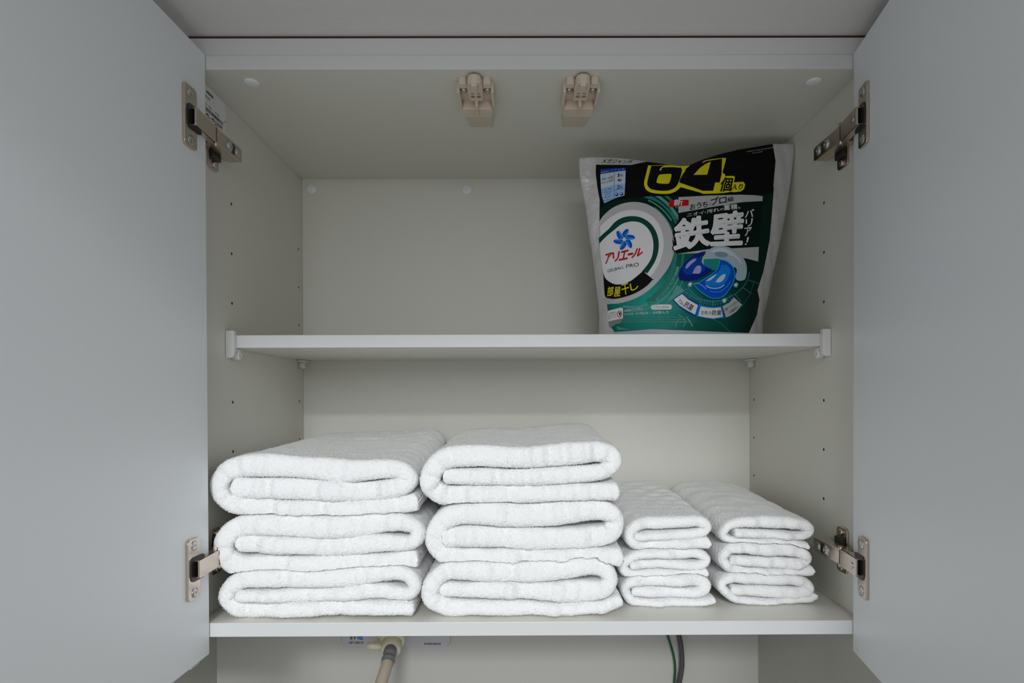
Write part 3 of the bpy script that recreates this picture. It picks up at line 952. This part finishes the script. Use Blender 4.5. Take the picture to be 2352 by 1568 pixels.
a.poly(kC, [(-2, 612), (10, 560), (60, 470), (150, 375), (280, 345), (420, 278), (665, 240), (592, 485), (655, 490), (628, 612), (556, 612), (526, 742), (363, 742), (396, 618)], 'black', 3)
a.poly(kC, [(488, 288), (432, 492), (218, 495), (330, 375), (420, 318)], 'yellow', 4)
a.text(kC, '個', (612, 752), (800, 748), (838, 538), (678, 535), 'black', 4, .02)
a.text(kC, '入り', (800, 730), (972, 722), (996, 636), (838, 640), 'black', 4, .02)
a.done('yellow outlined number 64')

a = Art('dosage_table', 4)
a.poly(k1, [(262, 264), (360, 256), (457, 252), (456, 274), (365, 285), (262, 302)], 'navy')
a.poly(k1, [(262, 302), (365, 285), (456, 274), (453, 372), (362, 383), (267, 410)], 'frosthi')
a.poly(k1, [(267, 410), (362, 383), (453, 372), (447, 465), (380, 484), (292, 525), (274, 470)], 'sky')
a.stroke(k1, [(369, 288), (367, 380), (366, 486)], .7, 'navy', 2)
a.text(k1, '洗濯機表示', (266, 296), (330, 285), (330, 273), (266, 283), 'sky', 2)
a.text(k1, 'ドラム式', (345, 280), (445, 268), (445, 257), (345, 268), 'sky', 2)
a.text(k1, '30L~65L', (272, 352), (364, 330), (364, 312), (272, 334), 'navy', 2)
a.text(k1, '0.4~0.8杯', (270, 380), (364, 356), (364, 338), (270, 362), 'navy', 2)
a.text(k1, '1', (397, 324), (406, 323), (408, 297), (399, 298), 'navy', 2, .02)
a.text(k1, '粒', (414, 322), (436, 320), (437, 302), (415, 304), 'navy', 2, .01)
a.ellipse(k1, (410, 347), 16, 9, -.2, 'navy', 2)
a.ellipse(k1, (414, 344), 6, 4, -.2, 'frosthi', 3)
a.text(k1, '2', (388, 416), (410, 412), (412, 384), (390, 388), 'navy', 2, .02)
a.text(k1, '粒', (412, 411), (432, 408), (433, 390), (413, 393), 'navy', 2, .01)
a.text(k1, 'がオススメ!', (372, 432), (442, 420), (442, 408), (372, 420), 'navy', 2)
for x in (386, 424):
    a.ellipse(k1, (x, 458 - (x - 386) * .12), 13, 13, 0, 'navy', 2)
    a.ellipse(k1, (x - 3, 455 - (x - 386) * .12), 6, 7, .5, 'frosthi', 3)
for s_, y_, x0, x1 in (('がんこ汚れ・部屋干し', 428, 275, 355), ('などが気になるとき', 446, 277, 357), ('または', 462, 300, 342), ('55L以上', 484, 292, 352), ('0.7杯以上', 508, 290, 356)):
    a.text(k1, s_, (x0, y_ + 6), (x1, y_ - 12), (x1, y_ - 26), (x0, y_ - 8), 'navy', 2)
a.done('small blue and white dosage table')

a = Art('round_emblem', 3)
a.poly(k1, [(256, 660), (290, 615), (350, 563), (430, 527), (520, 514), (615, 530), (705, 583), (775, 665), (818, 770), (826, 880), (800, 985), (735, 1085), (645, 1180), (540, 1248), (430, 1285), (350, 1293), (302, 1278), (290, 1080), (256, 780)], 'silver', 0, 'open')
a.poly(k1, [(262, 700), (330, 640), (420, 590), (520, 575), (620, 600), (700, 670), (740, 770), (745, 870), (715, 980), (650, 1080), (560, 1160), (450, 1220), (360, 1240), (305, 1230), (285, 1060), (262, 850)], 'white', 1, 'open')
a.poly(kD, [(228, 440), (300, 370), (380, 300), (480, 192), (600, 128), (740, 110), (880, 138), (1000, 218), (1080, 330), (1120, 450), (1128, 560), (1110, 680), (1060, 810), (958, 965), (958, 965), (800, 900), (500, 700), (242, 580)], 'ringgreen', 2, 'open')
a.poly(kD, [(240, 520), (330, 425), (450, 325), (560, 238), (650, 203), (750, 190), (860, 213), (950, 280), (1010, 370), (1042, 480), (1045, 600), (1022, 720), (962, 832), (870, 940), (760, 1040), (660, 1100), (560, 1130), (480, 1132), (400, 1102), (330, 1045), (298, 960), (270, 800), (245, 620)], 'white', 3, 'open')
a.poly(kD, [(294, 960), (330, 1045), (400, 1102), (480, 1132), (580, 1130), (700, 1085), (800, 1010), (890, 935), (890, 935), (1040, 1058), (1040, 1058), (940, 1160), (800, 1250), (650, 1310), (500, 1345), (400, 1345), (326, 1312), (306, 1150)], 'black', 4, 'open')
a.text(kD, '部', (352, 1312), (440, 1304), (452, 1162), (365, 1170), 'yellow', 5, .012)
a.text(kD, '屋', (455, 1320), (548, 1312), (556, 1168), (468, 1176), 'yellow', 5, .012)
a.text(kD, '干', (578, 1300), (690, 1268), (668, 1108), (566, 1140), 'yellow', 5, .012)
a.text(kD, 'し', (712, 1236), (826, 1190), (800, 1080), (690, 1130), 'yellow', 5, .02)
for t_ in range(6):
    an = math.radians(-80 + 60 * t_)
    c_ = (610 + 92 * math.cos(an), 460 + 92 * math.sin(an))
    a.ellipse(kD, c_, 74, 38, an + .42, 'blue', 5 + .25 * t_)
    c2 = (610 + 84 * math.cos(an + .10), 460 + 84 * math.sin(an + .10))
    a.ellipse(kD, c2, 52, 15, an + .60, 'mid', 7 + .1 * t_)
    a.stroke(kD, [(610 + 22 * math.cos(an + .4), 460 + 22 * math.sin(an + .4)), (610 + 85 * math.cos(an + .35), 460 + 85 * math.sin(an + .35)), (610 + 140 * math.cos(an + .28), 460 + 140 * math.sin(an + .28))], 1.3, 'sky', 8)
a.ellipse(kD, (610, 460), 15, 15, 0, 'white', 9)
for ch, q in (('ア', ((322, 838), (408, 740), (435, 655), (335, 682))), ('リ', ((448, 798), (520, 772), (540, 640), (436, 660))), ('エ', ((530, 778), (655, 752), (678, 615), (560, 642))), ('ー', ((668, 705), (742, 688), (740, 655), (662, 672))), ('ル', ((715, 740), (880, 690), (895, 592), (770, 600)))):
    a.text(kD, ch, *q, 'red', 5, .035)
a.text(kD, 'GELBALL', (360, 956), (602, 892), (602, 850), (360, 912), 'black', 5)
a.text(kD, 'PRO', (638, 888), (828, 862), (826, 804), (638, 838), 'black', 5)
a.done('white round printed emblem')

a = Art('claim_panel', 3)
a.poly(k1, [(860, 598), (1100, 555), (1350, 512), (1503, 505), (1490, 700), (1478, 862), (1300, 866), (1100, 872), (850, 912), (822, 884), (812, 790), (826, 700), (858, 660)], 'blackgreen', 0)
a.poly(k1, [(860, 478), (1100, 465), (1330, 459), (1430, 462), (1505, 470), (1503, 508), (1350, 516), (1100, 556), (860, 599)], 'palegrey', 1)
a.poly(k1, [(788, 500), (938, 498), (938, 541), (788, 555)], 'red', 2)
a.text(k1, '新', (824, 546), (892, 540), (894, 492), (828, 496), 'white', 3, .02)
for ch, q in (('お', ((165, 1045), (250, 1025), (250, 940), (170, 955))), ('う', ((262, 1022), (345, 1005), (345, 918), (268, 935))), ('ち', ((360, 1005), (442, 988), (442, 905), (362, 918))), ('で', ((455, 980), (496, 972), (496, 938), (455, 945))), ('プ', ((498, 972), (612, 940), (610, 832), (488, 868))), ('ロ', ((625, 945), (735, 925), (735, 835), (622, 855))), ('級', ((752, 915), (850, 900), (848, 830), (750, 848)))):
    a.text(kC, ch, *q, 'black', 2, .02)
for ch, q in (('ニオイ', ((118, 1150), (385, 1105), (385, 1050), (122, 1098))), ('・', ((396, 1085), (412, 1083), (412, 1068), (396, 1070))), ('汚れ', ((425, 1100), (625, 1060), (622, 1000), (425, 1042))), ('の', ((635, 1052), (690, 1042), (690, 1008), (635, 1018))), ('蓄積', ((695, 1048), (905, 1028), (905, 948), (695, 962))), ('も', ((912, 1025), (955, 1020), (955, 985), (912, 990)))):
    a.text(kC, ch, *q, 'white', 2, .015)
for ch, q in (('鉄', ((822, 888), (1098, 842), (1085, 615), (838, 655))), ('壁', ((1105, 846), (1342, 838), (1358, 578), (1122, 612)))):
    a.text(k1, ch, *q, 'black', 2, .075)
    a.text(k1, ch, *q, 'white', 3, .038)
for ch, q in (('バ', ((1368, 636), (1432, 628), (1440, 568), (1372, 578))), ('リ', ((1376, 704), (1420, 700), (1428, 640), (1374, 648))), ('ア', ((1364, 776), (1412, 768), (1420, 706), (1366, 714)))):
    a.text(k1, ch, *q, 'white', 2, .02)
a.poly(k1, [(1379, 826), (1389, 824), (1400, 782), (1385, 785)], 'white', 2)
a.ellipse(k1, (1374, 838), 7, 5.5, 0, 'white', 2)
a.poly(k1, [(845, 912), (1090, 876), (1300, 868), (1476, 858), (1470, 970), (1385, 948), (1200, 915), (1050, 905)], 'palegrey', 1)
a.done('black printed claim panel with white lettering')

a = Art('gel_ball_picture', 6)
a.poly(kE, [(540, 400), (600, 330), (680, 258), (790, 228), (900, 240), (1000, 280), (1100, 350), (1170, 440), (1203, 540), (1200, 650), (1170, 735), (1080, 750), (1035, 700), (1040, 560), (800, 520), (640, 560), (520, 520)], 'frost', 0, 'open')
a.poly(kE, [(720, 330), (820, 318), (915, 345), (900, 390), (800, 395), (735, 370)], 'frostlo', 1, True)
a.poly(kE, [(640, 330), (720, 275), (850, 262), (960, 300), (1060, 380), (1130, 480), (1120, 500), (1020, 400), (900, 320), (760, 300)], 'frosthi', 1, 'open')
a.poly(kE, [(560, 430), (680, 425), (800, 430), (830, 500), (760, 580), (660, 590), (560, 520)], 'teal', 2, 'open')
a.poly(kE, [(600, 308), (500, 330), (400, 380), (290, 470), (210, 580), (182, 680), (200, 730), (280, 752), (420, 740), (540, 690), (630, 635), (676, 575), (600, 545), (535, 490), (500, 440), (530, 380)], 'deep', 3, 'open')
a.poly(kE, [(230, 590), (300, 490), (400, 410), (470, 400), (490, 450), (560, 530), (580, 570), (540, 620), (420, 650), (300, 660)], 'border', 4, True)
a.poly(kE, [(385, 645), (425, 565), (465, 527), (512, 535), (516, 600), (490, 645)], 'lilac', 5, True)
a.poly(kE, [(280, 560), (310, 500), (380, 440), (445, 425), (430, 455), (370, 505), (305, 570)], 'lilac', 5, True)
a.stroke(kE, [(520, 385), (500, 430), (540, 500), (600, 545), (660, 570)], 1.2, 'mid', 5)
a.poly(kE, [(790, 425), (905, 458), (990, 530), (1030, 640), (1010, 765), (948, 878), (866, 980), (762, 1020), (655, 1010), (562, 960), (470, 888), (398, 800), (478, 772), (580, 712), (700, 632), (765, 555), (784, 490)], 'cyan', 4, 'open')
a.poly(kE, [(800, 440), (900, 470), (980, 540), (1020, 640), (1000, 760), (940, 870), (860, 970), (760, 1010), (660, 1000), (570, 950), (480, 880), (412, 802), (480, 782), (585, 722), (706, 642), (775, 562), (796, 490)], 'blue', 5, 'open')
a.poly(kE, [(815, 520), (900, 520), (955, 590), (935, 680), (870, 790), (760, 840), (640, 830), (570, 790), (640, 740), (740, 650), (800, 580)], 'mid', 6, True)
a.poly(kE, [(730, 776), (770, 720), (820, 675), (876, 652), (872, 700), (835, 755), (790, 778)], 'glint', 7, True)
a.poly(kE, [(580, 762), (635, 715), (742, 652), (722, 690), (650, 748)], 'glint', 7, True)
a.stroke(kE, [(585, 825), (650, 858), (740, 868), (810, 850), (860, 815)], 3.0, 'sky', 7)
a.stroke(kE, [(640, 905), (720, 925), (820, 905), (900, 840), (960, 760)], 1.4, 'cyan', 7)
a.stroke(kE, [(415, 795), (490, 800), (560, 850), (590, 880)], 1.3, 'sky', 7)
for c_, r_ in (((350, 808), 34), ((1035, 815), 32), ((862, 1048), 34)):
    a.poly(kE, [(c_[0] + r_ * (1.0 if j % 2 == 0 else .42) * 1.35 * math.cos(j * math.pi / 8), c_[1] + r_ * (1.0 if j % 2 == 0 else .42) * 1.35 * math.sin(j * math.pi / 8)) for j in range(16)], 'arc2', 7)
    a.ellipse(kE, c_, r_ * .75, r_ * .75, 0, 'glint', 8)
    a.ellipse(kE, c_, r_ * .5, r_ * .5, 0, 'white', 9)
for j in range(20):
    an = math.radians(50 + 5.2 * j)
    a.stroke(kE, [(700 + 400 * math.cos(an), 640 + 400 * math.sin(an)), (700 + 480 * math.cos(an), 640 + 490 * math.sin(an))], .8, 'cyan' if j % 3 else 'arc2', 0, False)
a.stroke(kE, arc_pts(700, 640, 430, 430, 50, 155), .9, 'cyan', 0)
a.stroke(kE, arc_pts(700, 640, 460, 465, 60, 130), .7, 'arc2', 0)
a.done('blue and white printed gel ball')

a = Art('claim_plate', 5)
a.poly(kE, [(90, 1030), (240, 928), (330, 1010), (490, 1098), (440, 1282), (330, 1240), (200, 1150)], 'border')
a.poly(kE, [(110, 1032), (236, 950), (330, 1035), (474, 1118), (430, 1260), (312, 1195), (200, 1125)], 'white', 1)
a.text(kE, '72h', (172, 1068), (242, 1128), (262, 1088), (200, 1022), 'black', 2)
a.text(kE, '抗菌', (248, 1128), (368, 1208), (418, 1128), (305, 1052), 'black', 2, .012)
a.done('white printed plate with a dark blue border')
a = Art('claim_plate', 5)
a.poly(kE, [(490, 1100), (600, 1130), (720, 1140), (832, 1128), (872, 1308), (700, 1330), (560, 1310), (438, 1288)], 'border2')
a.poly(kE, [(515, 1135), (620, 1155), (720, 1160), (812, 1150), (845, 1290), (700, 1315), (580, 1300), (474, 1275)], 'white', 1)
a.text(kE, '生乾き', (512, 1258), (672, 1258), (672, 1205), (520, 1200), 'black', 2)
a.text(kE, '防臭', (678, 1268), (820, 1272), (825, 1188), (690, 1192), 'black', 2, .012)
a.done('white printed plate with an azure border')
a = Art('claim_plate', 5)
a.poly(kE, [(840, 1130), (940, 1080), (1010, 1000), (1135, 1110), (1050, 1210), (960, 1275), (890, 1302)], 'palegrey', 1)
a.text(kE, '花粉・ハウスダスト', (880, 1218), (1085, 1080), (1055, 1040), (870, 1170), 'black', 2)
a.text(kE, '付着防止', (950, 1252), (1085, 1155), (1072, 1110), (938, 1208), 'black', 2)
a.done('grey printed plate without a border')

a = Art('fine_print', 4)
a.poly(kG, [(245, 560), (262, 528), (290, 518), (540, 455), (578, 460), (596, 490), (595, 695), (270, 765), (250, 740)], 'white', 0)
a.poly(kG, [(262, 764), (595, 695), (545, 800), (520, 815), (430, 830), (322, 910), (292, 890)], 'grey', 0)
a.ellipse(kG, (515, 602), 58, 74, .1, 'red', 1)
a.ellipse(kG, (515, 602), 44, 59, .1, 'white', 2)
a.poly(kG, [(505, 640), (500, 600), (512, 575), (530, 560), (548, 570), (540, 600), (535, 645), (520, 620)], 'black', 3)
a.stroke(kG, [(482, 552), (550, 652)], 1.4, 'red', 4, False)
for s_, y_ in (('お子様の手の', 605), ('届かない所に', 660), ('置いてください', 712)):
    a.text(kG, s_, (265, y_ + 10), (440, y_ - 30), (440, y_ - 68), (265, y_ - 28), 'black', 1)
a.text(kG, '洗濯槽の', (625, 555), (795, 528), (795, 480), (625, 505), 'white', 1, .008)
a.text(kG, 'カビ防止', (805, 528), (1032, 505), (1032, 448), (805, 475), 'white', 1, .01)
a.text(kG, 'すすぎ1回・まとめ洗いOK', (622, 642), (1166, 598), (1166, 535), (622, 582), 'white', 1, .008)
a.poly(kG, [(1250, 398), (1400, 385), (1660, 385), (1690, 410), (1690, 470), (1660, 500), (1400, 502), (1250, 502), (1225, 470), (1225, 425)], 'white', 0)
a.text(kG, 'ドラム式OK', (1282, 475), (1630, 472), (1630, 412), (1282, 412), 'grey', 1)
a.text(kG, '64個入り', (1275, 598), (1618, 592), (1618, 530), (1275, 535), 'white', 1)
rnd = random.Random(21)
for y_, xa, xb in ((690, 625, 1920), (745, 600, 2000), (792, 570, 2100)):
    x = xa
    while x < xb:
        w = rnd.uniform(6, 26)
        yy = y_ - (x - xa) * .006
        a.poly(kG, [(x, yy), (x + w, yy), (x + w, yy - rnd.uniform(16, 30)), (x, yy - rnd.uniform(16, 30))], 'arc2', 1)
        x += w + rnd.uniform(5, 10)
a.poly(k1, [(368, 1512), (500, 1501), (650, 1489), (800, 1497), (1000, 1503), (1300, 1515), (1300, 1540), (368, 1540)], 'palegrey', 0)
a.done('small print and warning box at the foot')

# ------------------------------------------------------------------ faucet plate, hose and wires on the wall below the cabinet
M_PLATE = mat('faucet_plate_grey', (0.42, 0.42, 0.45), .4)
M_CREAM = mat('cream_plastic', (0.64, 0.60, 0.44), .35)
M_CUFF = mat('grey_cuff', (0.16, 0.165, 0.165), .4)
M_HOSE = mat('beige_hose', (0.46, 0.385, 0.315), .5)
M_LOGO = mat('blue_logo', (0.02, 0.20, 0.52), .5)
YW = 0.970
fo = tuple(at(911, 1470, YW))
fau = thing('faucet_plate', 'grey wall faucet plate for a washing machine below the cabinet', 'faucet', fo)
b = bmesh.new()
w0, w1 = at(787, 1484, YW), at(1035, 1482, YW)
FM = frame((0, YW, 0), (0, -1, 0), (1, 0, 0))
fz = 1 if (FM @ Vector((0, 1, 0))).z > 0 else -1
zz = sorted((fz * w0[2], fz * (w0[2] + .075)))
prism(b, rrect(w0[0], zz[0], w1[0], zz[1], .011, 8), 0, .0045, 0, FM, .0012, 3)
obj('wall_plate', b, M_PLATE, fau, fo)
b = bmesh.new()
def wall_text(s, x0, y0, x1, y1, mi, bold=0.0):
    tv, tf = text_mesh(s, bold)
    t = bmesh.new()
    q = at(x0 + tv[:, 0] * (x1 - x0), y0 + tv[:, 1] * (y1 - y0), np.full(len(tv), YW - .0048))
    vs = [t.verts.new(c) for c in q]
    for f in tf:
        t.faces.new([vs[i] for i in f])
    join(b, t, mi)
wall_text('B', 804.5, 1468, 809.5, 1459, 0, .03)
wall_text('F', 813, 1468, 818, 1459, 0, .03)
wall_text('LBT-103K-W', 802, 1478, 835, 1472.5, 0, .02)
def wall_poly(pts, mi):
    t = bmesh.new()
    p = np.array(pts, float)
    t.faces.new([t.verts.new(c) for c in at(p[:, 0], p[:, 1], np.full(len(p), YW - .0048))])
    join(b, t, mi)
wall_poly([(820, 1462), (824, 1460), (834, 1460), (834, 1463), (828, 1464.5), (834, 1466), (834, 1469), (826, 1469), (821, 1466)], 1)
obj('model_lettering', b, [M_INK, M_LOGO], fau, fo)
b = bmesh.new()
wall_text('KAKUDAI', 975, 1480.5, 1012, 1475.5, 0, .03)
obj('maker_lettering', b, [M_INK], fau, fo)
# cream outlet elbow with its collar, catch lever and wire bail
p_w, p_a, p_b = at(905, 1440, YW - .004), at(904, 1452, .938), at(898, 1490, .910)
axis = Vector(p_b - p_a).normalized()
b = bmesh.new()
lathe(b, [(.0235, 0), (.0235, .010), (.0210, .013), (.0180, .013), (.0180, .034), (.0150, .034)], 36, 0, frame(Vector(p_w), (0, -1, -.15)))
obj('spout', b, M_CREAM, fau, fo)
b = bmesh.new()
A_ = frame(Vector(p_a), axis)
lathe(b, [(.0165, -.010), (.0165, .004), (.0190, .006), (.0190, .016), (.0170, .018), (.0146, .018), (.0146, .0200), (.0150, .0205), (.0150, .034), (.0132, .036), (.0095, .036)], 40, 0, A_)
hose = obj('water_hose', b, M_CREAM, None, tuple(p_a))
hose.name = 'water_hose'
tag(hose, 'beige water supply hose with cream coupling running down from the faucet', 'hose')
hp = tuple(p_a)
b = bmesh.new()
c0 = at(861, 1483, .915)
lathe(b, [(.0, -.0125), (.0036, -.0115), (.0048, -.006), (.0048, .006), (.0036, .0115), (0, .0125)], 20, 0, frame(Vector(c0), (1, .2, -.15)))
tube(b, [at(888, 1480, .912), at(878, 1476, .918), at(868, 1470, .928), at(874, 1458, .94), at(878, 1448, .95)], .0016, 10)
obj('catch_lever', b, M_CREAM, hose, hp)
b = bmesh.new()
q0 = Vector(p_a) + axis * .034
path = [q0, Vector(at(896.5, 1494, .898)), Vector(at(894, 1508, .888)), Vector(at(889.5, 1524, .876))]
tube(b, path, lambda s: .0094 + .0009 * math.exp(-((s - .45) / .08) ** 2) + .0011 * math.exp(-((s - .80) / .07) ** 2) - .0006 * math.exp(-((s - .62) / .05) ** 2), 28, 0, 60)
obj('cuff', b, M_CUFF, hose, hp)
b = bmesh.new()
tube(b, [Vector(at(891.5, 1516, .882)), Vector(at(886, 1535, .868)), Vector(at(876, 1566, .850)), Vector(at(860, 1610, .828)), Vector(at(836, 1690, .80)), Vector(at(800, 1820, .78))], .0087, 28, 0, 80)
obj('hose_tube', b, M_HOSE, hose, hp)

# green and yellow earth wire, dark power cable
M_EG, M_EY = mat('wire_green', (0.004, 0.065, 0.022), .4), mat('wire_yellow', (0.33, 0.29, 0.015), .4)
M_CABLE = mat('cable_grey', (0.055, 0.052, 0.058), .45)
b = bmesh.new()
wp = [at(x, y, YW - .008) for x, y in ((1516, 1410), (1527, 1440), (1533, 1457), (1541, 1482), (1548, 1508), (1551, 1535), (1549, 1568), (1545, 1620), (1540, 1720), (1538, 1850))]
tube(b, wp, .0018, 12, 0, 120, band=lambda i, k: 1 if ((k / 12 + max(0, i - 34) * .012) % 1.0) > (.86 if i < 24 else .55) else 0)
tag(obj('earth_wire', b, [M_EG, M_EY], None, tuple(wp[2])), 'thin green and yellow earth wire hanging beside the dark cable', 'wire')
b = bmesh.new()
wp = [at(x, y, YW - .014) for x, y in ((1548, 1410), (1555, 1440), (1559, 1457), (1564, 1482), (1566.5, 1510), (1566, 1535), (1560, 1568), (1548, 1620), (1530, 1720), (1520, 1850))]
tube(b, wp, .0039, 16, 0, 100)
tag(obj('power_cable', b, M_CABLE, None, tuple(wp[2])), 'thick dark grey power cable hanging below the cabinet', 'cable')
